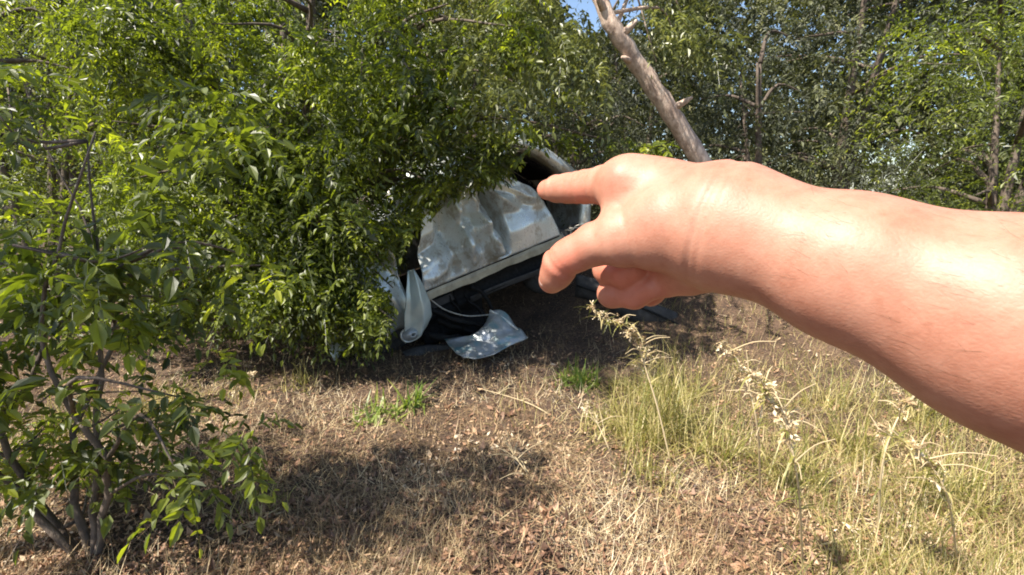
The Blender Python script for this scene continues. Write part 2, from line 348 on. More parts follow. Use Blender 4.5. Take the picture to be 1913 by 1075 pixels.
T = thing('leafy_shrub', 'large near shrub filling the left edge with big sunlit leaves', 'shrub', (-1.75, 1.75, float(gz(-1.75, 1.75)))); tp = np.array(T.location); rng = np.random.default_rng(33)
tr = MB(); st = []
for a, b in ((-.5, -.2), (.15, .1), (-.2, .4), (.35, -.15), (-.7, .3)):
    q = curve([tp - [0, 0, .1], tp + [a * .5, b * .3, .45], tp + [a * .5 + rng.normal(0, .08), b * .7, .95], tp + [a * 1.2, b, 1.65]], 18); q[2:] += rng.normal(0, .008, q[2:].shape); tr.tube(q - tp, np.linspace(.017, .003, 18), 8, wob=.1); st.append(q)
cl = []
for _ in range(150):
    px = rng.uniform(-250, 500) ; py = rng.uniform(-80, 900); d = rng.uniform(1.6, 2.35); lim = 520 - .00035 * (py - 380) ** 2 - 60 * math.sin(py * .02)
    if px > lim: continue
    c = P(px, py, d)
    gx_, gy_ = c[0] - SUN.x / SUN.z * c[2], c[1] - SUN.y / SUN.z * c[2]
    if gx_ > -1.35 and gy_ > 2.55: continue
    if c[2] > .12: cl.append((c, np.array([.13, .13, .1]) * rng.uniform(.5, 1.3), int(rng.integers(6, 17))))
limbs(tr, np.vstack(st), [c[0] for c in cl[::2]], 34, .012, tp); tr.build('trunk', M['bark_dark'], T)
crown('crown', M['leaf'], T, cl, 35, ll=.052, lw=.24, L=(.1, .2), pairs=4, void=.38, fine=True)
SHADE_A = [(860, 690), (920, 690), (985, 695), (1040, 680), (1090, 665), (1150, 650), (1210, 660), (1000, 655), (900, 655), (1060, 640), (1120, 700), (960, 670), (830, 665), (780, 680), (1180, 690), (1240, 640)]
# --- bushy tree hanging over the left side of the wreck
rng = np.random.default_rng(5)
T = thing('bushy_tree', 'sunlit yellow green leafy tree hanging over the left end of the wreck', 'tree', (-2.2, 5.0, float(gz(-2.2, 5.0))))
tp = np.array(T.location); tr = MB(); stems = []
for a, b, h in ((-.9, -.3, 4.6), (.5, -.5, 4.2), (-.2, .5, 5.0), (1.2, -.2, 3.8)):
    q = curve([tp - [0, 0, .1], tp + [a * .35, b * .35, h * .3], tp + [a * .8, b * .8, h * .65], tp + [a * 1.3, b * 1.2, h]], 20)
    q += rng.normal(0, .015, q.shape); tr.tube(q - tp, np.linspace(.075, .012, 20), 8); stems.append(q)
clA = []
for _ in range(360):
    px = rng.uniform(180, 900); py = rng.uniform(-60, 600); d = rng.uniform(3.5, 5.2)
    if py > 430 and px > 760: continue
    c = P(px, py, d)
    if c[2] < .15: continue
    if in_poly(np.array([px]), np.array([py]), CAR_VIEW)[0]: continue
    clA.append((c, np.array([.25, .25, .17]) * rng.uniform(.55, 1.3), int(rng.integers(20, 44))))
for _ in range(60):                                    # leaves low down in front of the crushed nose
    c = P(rng.uniform(520, 735), rng.uniform(420, 610), rng.uniform(3.7, 4.2))
    if c[2] > .3: clA.append((c, (.2, .2, .2), 26))
for px, py in SHADE_A:  # extra clumps above the view, added to shade the ground before the wreck
    g = ground_at(px, py); h = rng.uniform(3.6, 4.4); clA.append((g + np.array(SUN) / SUN.z * h, (.34, .34, .2), 50))
for _ in range(34):                                    # tips just over the crumpled door
    px = rng.uniform(740, 1010); py = 640 - (px - 640) * .95 + rng.uniform(-150, -10); c = P(px, max(py, 120), rng.uniform(4.0, 4.6)); clA.append((c, (.22, .2, .18), 30))
for px, py in ((840, 385), (870, 370), (900, 360), (930, 350), (955, 335), (985, 305), (1010, 270), (1060, 270), (1100, 275), (1150, 265), (1210, 280)):
    clA.append((P(px, py, rng.uniform(4.1, 4.5)), (.12, .12, .1), 22))
for _ in range(46):
    clA.append((P(rng.uniform(560, 1010), rng.uniform(-20, 300), rng.uniform(3.2, 3.6)), (.07, .07, .16), 9))
limbs(tr, np.vstack(stems), [c[0] for c in clA[::4]], 6, .026, tp)
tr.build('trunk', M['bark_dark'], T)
crown('crown', M['leaf'], T, clA, 7, reject=near_reject, ll=.05, lw=.23, pairs=5, void=.44, fine=True)

# --- leaning tree on the right
lt = [P(1560, 640, 5.6), P(1440, 470, 5.2), P(1330, 330, 4.85), P(1255, 215, 4.6), P(1195, 125, 4.45), P(1145, 50, 4.3), P(1110, -40, 4.25), P(1085, -190, 4.2), P(1040, -380, 4.2)]
lt[0][2] = gz(lt[0][0], lt[0][1]) - .1
T = thing('leaning_tree', 'leaning pinkish brown trunk slanting up to the left at upper right', 'tree', tuple(lt[0])); tp = np.array(lt[0])
q = curve(lt, 40); rng = np.random.default_rng(9); q[1:] += rng.normal(0, .008, q[1:].shape)
tr = MB(); tr.tube(q - tp, np.interp(np.linspace(0, 1, 40), [0, .08, .5, 1], [.15, .1, .08, .045]), 16, wob=.16, seed=3)
for k_, dv in ((15, (.16, -.1, .1)), (20, (-.14, -.1, .02)), (23, (.13, -.06, .12)), (26, (-.1, -.12, .1))):
    tr.tube([q[k_] - tp, q[k_] - tp + np.array(dv) * .8, q[k_] - tp + np.array(dv) * 1.1], [.045, .026, .012], 8, wob=.2)
clB = []
for _ in range(95):
    px = rng.uniform(830, 1330); py = rng.uniform(-330, 130) ; d = rng.uniform(3.7, 5.2)
    clB.append((P(px, py, d), np.array([.28, .28, .2]) * rng.uniform(.6, 1.2), int(rng.integers(16, 36))))
for px, py in ((880, 60), (905, 120), (935, 95), (960, 40), (985, 75), (1000, 130), (1040, 95), (1070, 70), (890, 160), (950, 165), (1130, 120), (1190, 60), (1230, 110)):
    clB.append((P(px, py, rng.uniform(3.3, 3.6)), (.07, .07, .2), 20))
rgl = np.random.default_rng(77)
for c in clB[::4]:
    if c[0][2] > 4.6 or c[0][0] > .4: limbs(tr, [q[rgl.integers(24, 39)]], [c[0]], int(rgl.integers(999)), .02, tp)
tr.build('trunk', M['bark'], T)
crown('crown', M['leaf_pale'], T, clB, 10, reject=near_reject, ll=.05, lw=.22, droop=.8, L=(.18, .34), pairs=6, void=.36, fine=True)

# --- shrubs right of the wreck and trees behind it
def blob_tree(name, label, x, y, h, w, seed, nclump, ns, mat_, ll, low=.15, group=None, bark_='bark_dark', rej=sky_reject, cr=.45):
    rng = np.random.default_rng(seed); z = float(gz(x, y)); T = thing(name, label, 'tree' if h > 3 else 'shrub', (x, y, z), group); tp = np.array(T.location)
    tr = MB(); st = []
    for k in range(3 if h < 5 else 2):
        a = rng.normal(0, .3, 2) * w; q = curve([tp - [0, 0, .1], tp + [a[0] * .4, a[1] * .4, h * .35], tp + [a[0], a[1], h * .85]], 14); st.append(q)
        tr.tube(q - tp, np.linspace(.028 * h ** .8, .012, 14), 8, wob=.1, seed=seed)
    cl = []
    for k in range(nclump):
        t = low + (1 - low) * rng.random(); rad = w * math.sqrt(max(.05, 1 - ((t - .45) / .6) ** 2)); a = rng.random() * 6.283; rr = rad * rng.random() ** .5
        cl.append((tp + [rr * math.cos(a), rr * math.sin(a), h * t], np.array([cr, cr, cr * .75]) * rng.uniform(.6, 1.3), ns))
    limbs(tr, np.vstack(st), [c[0] for c in cl[::5]], seed + 1, .03, tp)
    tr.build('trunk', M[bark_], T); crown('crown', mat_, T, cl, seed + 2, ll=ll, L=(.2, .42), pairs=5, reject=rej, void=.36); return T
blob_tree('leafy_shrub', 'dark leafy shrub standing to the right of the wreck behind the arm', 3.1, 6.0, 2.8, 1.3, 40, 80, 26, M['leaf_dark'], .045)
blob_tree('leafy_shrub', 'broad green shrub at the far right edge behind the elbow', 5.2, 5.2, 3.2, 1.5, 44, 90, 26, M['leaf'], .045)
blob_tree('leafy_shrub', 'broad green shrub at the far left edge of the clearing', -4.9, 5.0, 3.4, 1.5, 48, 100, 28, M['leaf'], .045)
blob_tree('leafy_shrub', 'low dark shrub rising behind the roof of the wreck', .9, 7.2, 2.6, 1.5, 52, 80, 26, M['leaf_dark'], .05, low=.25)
spots = [(-7.5, 8.5, 7.0, 2.4, 'tall dark tree behind the shrub at the far left'), (-3.8, 9.2, 6.8, 2.3, 'dark tree behind the bushy tree on the left'),
         (-.6, 9.0, 6.0, 2.1, 'dark leafy tree straight behind the wreck'), (2.6, 9.8, 5.0, 2.2, 'lower dark tree behind the leaning trunk'),
         (5.9, 9.0, 6.6, 2.4, 'dark tree to the right of the leaning trunk'), (9.5, 8.0, 7.2, 2.5, 'tall dark tree at the far right background')]
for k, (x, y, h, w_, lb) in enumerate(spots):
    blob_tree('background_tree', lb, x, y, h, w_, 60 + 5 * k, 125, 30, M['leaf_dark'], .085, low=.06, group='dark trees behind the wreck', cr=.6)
# far wood beyond, one mass
rng = np.random.default_rng(90); cl = []
for _ in range(560):
    x = rng.uniform(-24, 24); c = np.array([x, rng.uniform(13, 19), rng.uniform(.3, 9.0)]); cl.append((c, (1.3, 1.0, 1.0), 34))
root = obj('far_wood', None, kind='stuff', label='far dark wood closing the view behind the trees', category='wood'); root.location = (0, 15, 0)
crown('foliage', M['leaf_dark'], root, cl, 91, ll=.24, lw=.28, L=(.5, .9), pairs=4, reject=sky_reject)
# tree out of view beside the viewer, crown clumps set to dapple the ground
rng = np.random.default_rng(95); T = thing('shade_tree', 'tall unseen tree just left of the viewer, its crown shading the ground', 'tree', (-4.6, .6, float(gz(-4.6, .6)))); tp = np.array(T.location)
q = curve([tp - [0, 0, .1], tp + [.1, 0, 1.5], tp + [.5, 0, 3.2], tp + [1.2, -.1, 5.2]], 20); tr = MB(); tr.tube(q - tp, np.linspace(.16, .04, 20), 12, wob=.12)
cl = []
for px, py in ((670, 875), (770, 875), (870, 870), (930, 870), (690, 910), (750, 900), (810, 900), (870, 890), (930, 880), (720, 950), (790, 960), (850, 945), (665, 960), (980, 850), (665, 1050), (640, 1000),
               (560, 860), (480, 820), (420, 900), (330, 860), (250, 930), (520, 1000), (300, 1010), (150, 880), (880, 1010), (980, 960), (380, 770), (180, 790)):
    g = ground_at(px, py); h = rng.uniform(3.5, 5.0); cl.append((g + np.array(SUN) / SUN.z * h + rng.normal(0, .05, 3), np.array([.2, .2, .12]) * rng.uniform(.4, 1.15), int(rng.integers(5, 22))))
limbs(tr, q[8:], [c[0] for c in cl[::2]], 96, .04, tp); tr.build('trunk', M['bark_dark'], T)
crown('crown', M['leaf'], T, cl, 97, ll=.045, L=(.2, .35))

# ------------------------------------------------------------------ the wrecked car
A = P(800, 550, 4.6); B = P(1050, 445, 5.3); ux = unit(B - A); wy = unit(np.cross([0, 0, 1.], ux)); uz = np.cross(ux, wy)
CAR = Matrix(((ux[0], wy[0], uz[0], A[0]), (ux[1], wy[1], uz[1], A[1]), (ux[2], wy[2], uz[2], A[2]), (0, 0, 0, 1)))
car = thing('wrecked_car', 'crumpled silver grey car wreck tilted nose down under the overhanging leaves', 'car'); car.matrix_world = CAR
def sheet(name, fn, nu, nv, mat_, parent, thick=.006, smooth=True, **kw):
    u, v = np.meshgrid(np.linspace(0, 1, nu), np.linspace(0, 1, nv)); p = fn(u, v)
    pts = np.stack(p, -1).reshape(-1, 3); i = np.arange(nv - 1)[:, None] * nu + np.arange(nu - 1)[None]
    o = obj(name, make_mesh(name, pts, np.stack([i, i + 1, i + nu + 1, i + nu], -1).reshape(-1, 4), smooth), mat_, parent, **kw)
    md = o.modifiers.new('thickness', 'SOLIDIFY'); md.thickness = thick; md.offset = 1; return o
def ridge(a): return 1 - np.abs(2 * (a - np.floor(a)) - 1)
def facets(u, v, seed, n):            # crisp dents: cone field over random points
    rg = np.random.default_rng(seed); q = rg.random((n, 2)) * [u.max() + .1, v.max() + .1]; h_ = rg.random(n) * .35
    d = np.min(np.sqrt((u[..., None] - q[:, 0]) ** 2 + (v[..., None] - q[:, 1]) ** 2) + h_ * .5, -1); return d - .15
# crumpled near-side door: folds fan out from its lower edge
CREASES = [((.56, .0), (.60, .8), .36, .06), ((.50, .1), (.40, 1.0), -.2, .08), ((.33, .0), (.30, .9), -.10, .08), ((.24, .1), (.16, 1.), .11, .09), ((.62, .5), (1.0, .55), .05, .14), ((.6, .75), (.95, .62), -.07, .12),
           ((.0, .45), (.25, .6), .08, .12), ((.08, .1), (.3, .35), -.06, .09), ((.4, .3), (.52, .5), .08, .07), ((.7, .9), (.85, .6), .06, .08), ((.36, .65), (.55, .75), .1, .09)]
def door(u, v):
    xr = np.interp(v, [0, .1, .5, .75, 1], [1.6, 1.59, 1.5, 1.36, 1.1]); xl = np.interp(v, [0, .5, 1], [-.05, .04, .2])
    x = xl + (xr - xl) * u; z = .05 + v * (.74 + .06 * (vnoise(u * 11, v * 0, 36) - .5) + .1 * np.sin(u * 2.6))
    y = -.03 - .07 * np.sin(np.pi * v) * np.sin(np.pi * np.clip(u, .1, .95))
    for (a_, b_, am, wd_) in CREASES:
        ax_, ay_ = a_; bx_, by_ = b_; L2 = (bx_ - ax_) ** 2 + (by_ - ay_) ** 2
        t = np.clip(((u - ax_) * (bx_ - ax_) + (v - ay_) * (by_ - ay_)) / L2, 0, 1); d = np.hypot(u - ax_ - t * (bx_ - ax_), (v - ay_ - t * (by_ - ay_)) * .6)
        y = y + am * 1.15 * np.clip(1 - d / wd_, 0, 1) * sstep(0, .16, v)
    y = y + .03 * facets(u * 4, v * 3, 32, 40) * sstep(0, .2, v) * (1 - .7 * sstep(.6, .75, u))
    return x, y, z
D_ = sheet('crumpled_door', door, 90, 46, M['paint'], car)
mb = MB(); xs = np.linspace(-.05, 1.64, 30)
for k, (z0, z1, y0, y1) in enumerate([(-.035, .03, -.03, .0)]):
    prof = np.array([1.25, 1.75]) * np.array([[.0, .035], [-.022, .03], [-.03, .005], [-.026, -.03], [0, -.036], [.04, -.03], [.04, .03], [.01, .036]])
    ring = []
    for x in xs:
        wob_ = .006 * math.sin(x * 9) + .004 * math.sin(x * 23)
        ring.append(np.stack([np.full(8, x), prof[:, 0] + wob_, prof[:, 1] + wob_ * .7], 1))
    v_ = np.array(ring).reshape(-1, 3); i = np.arange(29)[:, None] * 8; j = np.arange(8)[None]
    mb.add(v_, np.stack([i + j, i + (j + 1) % 8, i + 8 + (j + 1) % 8, i + 8 + j], -1).reshape(-1, 4))
trim = mb.build('sill_trim', M['trim'], car, smooth=False)
mb = MB(); mb.tube(np.stack([xs[:-1], np.full(29, -.033) + .004 * np.sin(xs[:-1] * 12), np.full(29, .045)], 1), .007, 6); mb.build('seal', M['black'], trim)
def sillf(u, v):
    x = .28 + 1.4 * u; z = -.055 - .2 * v; y = .05 + .06 * np.sin(v * 3) + .015 * (vnoise(u * 9, v * 3, 4) - .5); return x, y, z
sheet('sill', sillf, 30, 8, M['black'], car, .01)
def flange(u, v):
    x = .42 + 1.25 * u; z = -.215 - .07 * v - .02 * u; y = .035 + .02 * np.sin(u * 7) + .03 * v; return x, y, z
sheet('sill_flange', flange, 24, 5, M['dark_grey'], car, .008)
# body shell: roof, bonnet, tail and far side, one bent skin
prof = np.array([[-1.0, -.12], [-1.02, .3], [-.95, .5], [-.45, .62], [.05, .68], [.35, .86], [.62, 1.02], [1.1, 1.1], [1.5, 1.04], [1.78, .78], [2.0, .48], [2.06, .2], [1.98, -.1]])
pc = curve(np.c_[prof, np.zeros(len(prof))], 60)[:, :2]
def shell(u, v):
    k = np.clip((u * 59).astype(int), 0, 59); x = pc[k, 0]; z = pc[k, 1]; y = .1 + 1.45 * v
    tuck = .1 * (1 - np.sin(np.pi * v)) * (z > .3); nn = vnoise(u * 18, v * 7, 41) - .5
    return x + .05 * nn, y, z - tuck * .6 + .12 * nn * np.sin(np.pi * np.clip(v * 1.2, 0, 1))
sheet('body_shell', shell, 60, 16, M['paint'], car, .008)
def farside(u, v):
    k = np.clip((u * 59).astype(int), 0, 59); x = pc[k, 0]; z = pc[k, 1] * v - .12 * (1 - v); return x, 1.56 + .03 * np.sin(x * 5) + 0 * v, z
sheet('far_side', farside, 60, 6, M['paint'], car, .008)
mb = MB(); mb.box((-.9, .12, -.2), (1.95, 1.5, -.12)); mb.build('floor_pan', M['dark_grey'], car, False)
def cabin(u, v):
    x = .3 + 1.62 * u; z = np.interp(x, [.3, .62, 1.1, 1.5, 1.92], [.7, .9, .98, .92, .5]) * v - .1; y = .62 + .1 * np.sin(u * 6) * v; return x, y, z
sheet('cabin_lining', cabin, 20, 8, M['fabric'], car, .02)
def roof_lin(u, v):
    x = .4 + 1.45 * u; z = np.interp(x, [.3, .62, 1.1, 1.5, 1.92], [.74, .9, .99, .93, .55]) - .01; return x, .14 + .6 * v, z
sheet('headliner', roof_lin, 16, 5, M['fabric'], car, .012)
mb = MB()
for yy in (.3,):
    q = np.array([[1.05, yy + .1, .1], [1.2, yy + .1, .35], [1.35, yy + .12, .62], [1.4, yy + .12, .78]])
    mb.tube(curve(q, 10), np.array([.2, .2, .19, .18, .17, .16, .14, .12, .1, .06]), 12)
mb.build('seat', M['fabric'], car)
def railf(pts, w0, w1, name, mat_, thick=.02, depth=.05):
    c = curve(pts, 16)
    def fn(u, v):
        k = (u * 15).round().astype(int); p = c[k]; t = np.gradient(c, axis=0)[k]; nrm_ = np.stack([-t[..., 2], 0 * t[..., 0], t[..., 0]], -1); nrm_ = unit(nrm_)
        ww = (w0 + (w1 - w0) * u) * (v - .5); cr = depth * (1 - (2 * v - 1) ** 2)
        return p[..., 0] + nrm_[..., 0] * ww, p[..., 1] - cr, p[..., 2] + nrm_[..., 2] * ww
    return sheet(name, fn, 16, 7, mat_, car, thick)
railf([(1.32, .05, 1.12), (1.55, .02, 1.0), (1.76, .0, .8), (1.95, -.01, .58), (2.06, .0, .36)], .1, .12, 'roof_rail', M['paint'])
railf([(2.06, .0, .42), (2.03, -.01, .28), (1.97, -.01, .1), (1.93, 0, -.12)], .09, .17, 'rear_pillar', M['paint'])
railf([(1.2, .03, .66), (1.14, .02, .85), (1.16, .02, 1.06), (1.2, .04, 1.14)], .09, .08, 'door_pillar', M['paint'])
def qsill(u, v):
    x = 1.56 + .42 * u; z = .1 - .1 * v + .02 * np.sin(u * 14); y = -.01 + .05 * np.sin(u * 9 + v * 3) * .5; return x, y, z
sheet('rear_quarter', qsill, 14, 6, M['dark_grey'], car, .01)
mb = MB(); rg = np.random.default_rng(3)
for k in range(5):
    s = np.array([1.62 + .06 * k, -.03, .07 + .02 * rg.random()]); mb.tube(curve([s, s + [.06, -.03, .05 * rg.normal()], s + [.13, -.02, .04 * rg.normal()]], 7), .006, 6)
mb.build('torn_edge', M['pale_wire'], car)
# front wing, peeled down and bent
def wing(u, v):
    zz = .32 - .6 * v + .07 * (u - .5) * v; wdt = np.interp(v, [0, .25, .6, .85, 1], [.06, .16, .27, .3, .24])
    cx = np.interp(v, [0, .5, .8, 1], [-.12, -.18, -.22, -.27]); x = cx + (u - .5) * wdt
    y = -.13 - .07 * np.clip(1 - np.abs(u - .62) / .4, 0, 1) + .02 * facets(u * 2, v * 3, 51, 14) - .05 * np.sin(v * 3); return x, y, zz
sheet('peeled_wing', wing, 24, 40, M['teal'], car)
def lampf(u, v):
    a = u * 6.283; r_ = .015 + .075 * v; return -.31 + r_ * np.cos(a) * 1.1, -.2 + .06 * v * v, -.24 + r_ * np.sin(a) * .8
sheet('lamp_bowl', lampf, 20, 6, M['sheen'], car, .004)
th_ = np.linspace(0, 2 * np.pi, 24); mb = MB(); mb.tube(np.stack([-.31 + .1 * np.cos(th_), np.full(24, -.145) + .01 * np.sin(3 * th_), -.24 + .073 * np.sin(th_)], 1), .009, 6, cap=False); mb.build('lamp_rim', M['paint'], car)
def nose(u, v):
    x = -1.0 + .8 * u; z = -.25 + .8 * v + .05 * vnoise(u * 5, v * 5, 61); y = -.06 + .1 * ridge(u * 2 + v) + .06 * (vnoise(u * 6, v * 5, 62) - .5) + .12 * (1 - u); return x, y, z
sheet('crushed_nose', nose, 30, 24, M['paint'], car)
# black plastic liner and bumper torn down to the ground
def liner(u, v):
    x = -.12 + .72 * u - .02 * v; z = -.06 - (.52 + .16 * u) * v + .05 * np.sin(u * 5) * v; y = .14 + .09 * ridge(v * 2.2 + .3 * u) + .05 * (vnoise(u * 6, v * 6, 71) - .5); return x, y, z
sheet('arch_liner', liner, 26, 22, M['black'], car, .006)
def bumper(u, v):
    x = -.42 + .78 * u; a = v * 2.6; z = -.49 - .2 * u + .075 * np.cos(a) + .025 * np.sin(u * 7); y = -.02 - .07 * np.sin(a) + .05 * (vnoise(u * 6, v * 2, 72) - .5); return x, y, z
sheet('bumper', bumper, 30, 10, M['dark_grey'], car, .008)
mb = MB()
mb.tube(curve([(.0, .0, -.05), (.1, -.04, -.2), (.28, -.06, -.34), (.5, -.05, -.43), (.575, -.04, -.45)], 24), .007, 6); mb.build('bent_wire', M['pale_wire'], car)
mb = MB(); mb.tube(curve([(.44, .02, -.1), (.52, .0, -.17), (.56, -.03, -.28), (.585, -.04, -.46)], 14), np.linspace(.03, .016, 14), 8); mb.build('strut', M['black'], car)
rg = np.random.default_rng(8)
for a_, b_, c_, w_ in (((-.05, -.02, -.12), (.12, -.08, -.3), (.42, -.02, -.52), .03), ((.02, .05, -.3), (.25, -.02, -.5), (.5, .02, -.66), .036), ((-.15, -.05, -.36), (.1, -.1, -.5), (.36, -.08, -.62), .04), ((.2, .03, -.12), (.24, -.05, -.35), (.2, -.04, -.6), .02), ((.35, .04, -.16), (.46, -.02, -.4), (.44, -.05, -.66), .022)):
    q_ = curve([a_, b_, c_], 14) + rg.normal(0, .006, (14, 3))
    def strip(u, v, q_=q_, w_=w_):
        p_ = q_[(u * 13).round().astype(int)]; return p_[..., 0], p_[..., 1] - .03 * np.sin(v * 3.1), p_[..., 2] + w_ * (v - .5) * 2
    sheet('broken_trim', strip, 14, 5, M['black'], car, .006)
mb = MB(); mb.box((.3, .3, -.42), (.52, .5, -.2)); mb.build('rusty_bracket', M['rust'], car, False)
def wheel(x, y, z, r_):
    wv = obj('wheel', None, None, car); wv.location = (x, y, z); th = np.linspace(0, 2 * np.pi, 28)
    mb = MB(); mb.tube(np.stack([(r_ - .06) * np.cos(th), 0 * th, (r_ - .06) * np.sin(th)], 1), .075, 10, cap=False); mb.build('tyre', M['tyre'], wv)
    mb = MB(); mb.tube([(0, -.06, 0), (0, -.05, 0), (0, .05, 0)], [r_ - .13, r_ - .11, r_ - .1], 20); mb.build('rim', M['dark_grey'], wv)
wheel(-.45, .2, -.16, .3); wheel(1.45, .22, -.3, .3); wheel(-.45, 1.35, -.16, .3); wheel(1.45, 1.35, -.3, .3)

# torn piece of body skin on the ground
c0 = ground_at(905, 650)
fr = thing('torn_body_panel', 'torn pale grey body panel with bluish sheen lying on the soil below the wreck', 'car panel', tuple(c0))
W = {k: P(*k, d) for k, d in {(915, 582): 4.75, (940, 600): 4.7, (962, 594): 4.68, (985, 636): 4.6, (830, 634): 4.6, (858, 672): 4.25, (885, 678): 4.2}.items()}
K = np.array([[W[(915, 582)], W[(962, 594)], W[(985, 636)]], [P(903, 638, 4.5), (P(915, 640, 4.5)), P(955, 655, 4.42)], [W[(830, 634)], W[(858, 672)], W[(885, 678)]]])
def frag(u, v):
    def b(t): return np.stack([(1 - t) ** 2, 2 * t * (1 - t), t * t], -1)
    p = np.einsum('...i,...j,ijk->...k', b(v), b(u), K) - c0
    p[..., 2] += .05 * (vnoise(u * 5, v * 4, 81) - .45) + .03 * ridge(u * 1.5 + v); return p[..., 0], p[..., 1] + .03 * np.sin(v * 9 + u * 4), p[..., 2]
sheet('torn_skin', frag, 26, 26, M['sheen'], fr, .006)
mb = MB(); mb.tube(curve([W[(915, 582)] - c0, W[(940, 600)] - c0 + [0, 0, .02], W[(985, 636)] - c0 + [0, 0, .01]], 14) + [0, -.01, .012], .012, 6); mb.build('folded_edge', M['paint'], fr)
# grey bumper cover lying in the shade right of the wreck
b0 = np.array(P(1165, 575, 5.4)); b0[2] = gz(b0[0], b0[1])
bc = thing('fallen_bumper', 'dull grey bumper cover lying in shade below the pointing hand', 'bumper', tuple(b0))
e0, e1 = P(1075, 530, 5.5) - b0, P(1270, 605, 5.3) - b0
def bcf(u, v):
    p = e0 + (e1 - e0) * u[..., None]; a = (v - .3) * 2.4; return p[..., 0] + .03 * np.sin(u * 5), p[..., 1] - .12 * np.cos(a) + .1 * (2 * u - 1) ** 2, p[..., 2] - .17 * np.sin(a) + .02 * np.sin(u * 9)
sheet('cover', bcf, 30, 12, M['dark_grey'], bc, .008)
mb = MB(); mb.tube(curve([e0 + [0, -.125, .0], (e0 + e1) / 2 + [.03, -.13, .02], e1 + [0, -.12, 0]], 14), .012, 6); mb.build('moulding', M['black'], bc)

# ------------------------------------------------------------------ plants in the clearing
def weed(label, pts, r0, heads=(), leaves=0, seed=0, mat_=None, cat='weed', name='weed_stalk', leaf_len=.09, side=0):
    base = np.array(pts[0]); base[2] = gz(base[0], base[1]) - .01; pts = [base] + [np.asarray(q_) for q_ in pts[1:]]
    t = thing(name, label, cat, tuple(base)); rng = np.random.default_rng(seed); q = curve(pts, 30) - base
    mb = MB(); mb.tube(q, np.linspace(r0 * .75, r0 * .3, 30) * (1 + .25 * rng.random(30)), 6, rnd=.82)
    for k in range(side):
        i0 = rng.integers(9, 26); s = q[i0]; d = rng.normal(0, 1, 3); d[2] = abs(d[2]) * .5 + .1; d = unit(d) * rng.uniform(.06, .2); mb.tube(curve([s, s + d * .5 + [0, 0, .02], s + d], 7), np.linspace(r0 * .6, r0 * .25, 7), 5, cap=False, rnd=.8)
    mb.build('stem', mat_ or M['straw'], t)
    if leaves:
        v_ = []; n_ = leaves; idx = rng.integers(6, 29, n_)
        x = q[idx, 0] + base[0]; y = q[idx, 1] + base[1]
        v, f, r = blades(rng, x, y, leaf_len * rng.uniform(.5, 1.3, n_), np.full(n_, leaf_len * .09), rng.uniform(.5, 1.4, n_), rng.uniform(.3, 1.4, n_), z0=q[idx, 2] + base[2])
        obj('leaves', make_mesh('leaves', v - base, f, False, r), M['grass'], t, kind='stuff')
    for (i0, n_, rad, ll) in heads:
        o_ = q[i0] + rng.normal(0, rad, (n_, 3)) * [1, 1, 1.2]; d = unit(rng.normal(0, 1, (n_, 3)))
        v, f, r = sprays(rng, o_, d, np.full(n_, ll * 1.4), 2, ll, .3, .3); obj('seed_head', make_mesh('seed_head', v, f, False, np.clip(r * .8 + .3, 0, 1)), M['straw'], t, kind='stuff')
    return t
g0 = ground_at(1255, 872)
weed('tall bent weed with pale seed heads rising below the pointing hand', [g0, P(1228, 760, 2.72), P(1200, 670, 2.72), P(1192, 632, 2.7), P(1160, 603, 2.68), P(1125, 595, 2.66), P(1102, 562, 2.64)], .006,
     [(14, 14, .012, .016), (17, 18, .014, .017), (20, 16, .012, .015), (23, 10, .012, .016), (28, 10, .007, .014), (26, 8, .008, .013)], 60, 101, side=14, leaf_len=.12)
weed('pale weed stalk leaning beside the tall bent weed', [ground_at(1245, 760), P(1235, 700, 2.95), P(1212, 660, 2.9), P(1185, 690, 2.86)], .004, [(20, 14, .012, .016), (27, 14, .015, .016)], 40, 102, side=5)
weed('thin yellow stalk leaning left in the grass at right', [ground_at(1165, 905), P(1140, 845, 2.45), P(1115, 790, 2.5), P(1085, 750, 2.55)], .004, [(26, 8, .01, .014)], 4, 103, side=5)
weed('dead brown stem with curled side twigs in the middle of the litter', [ground_at(1003, 915), P(985, 885, 2.28), P(960, 850, 2.3), P(938, 815, 2.33)], .0042, [(12, 8, .012, .012)], 0, 104, side=9, cat='dead stem', name='dead_stem')
weed('long straw stalk lying across the ground below the torn panel', [ground_at(1035, 778), ground_at(990, 762) + [0, 0, .03], ground_at(940, 745) + [0, 0, .03], ground_at(895, 728) + [0, 0, .01]], .006, (), 0, 105, side=4, cat='dead stem', name='dead_stem')
weed('tall pale weed among the grass at lower right', [ground_at(1420, 930), P(1415, 800, 2.1), P(1385, 690, 2.1), P(1345, 640, 2.1)], .006, [(18, 18, .015, .016), (23, 18, .015, .017), (28, 14, .012, .015)], 26, 106, side=9)
weed('leafy weed with drooping tip at the lower right edge', [ground_at(1640, 1000), P(1650, 860, 2.0), P(1690, 760, 2.0), P(1740, 720, 2.0)], .006, [(20, 18, .016, .017), (26, 18, .014, .016)], 34, 107, side=9)
weed('short dry weed in front of the left shrub', [ground_at(420, 860), P(425, 790, 2.8), P(440, 730, 2.8), P(470, 700, 2.8)], .005, [(22, 14, .014, .016), (28, 12, .012, .015)], 12, 108, side=7)
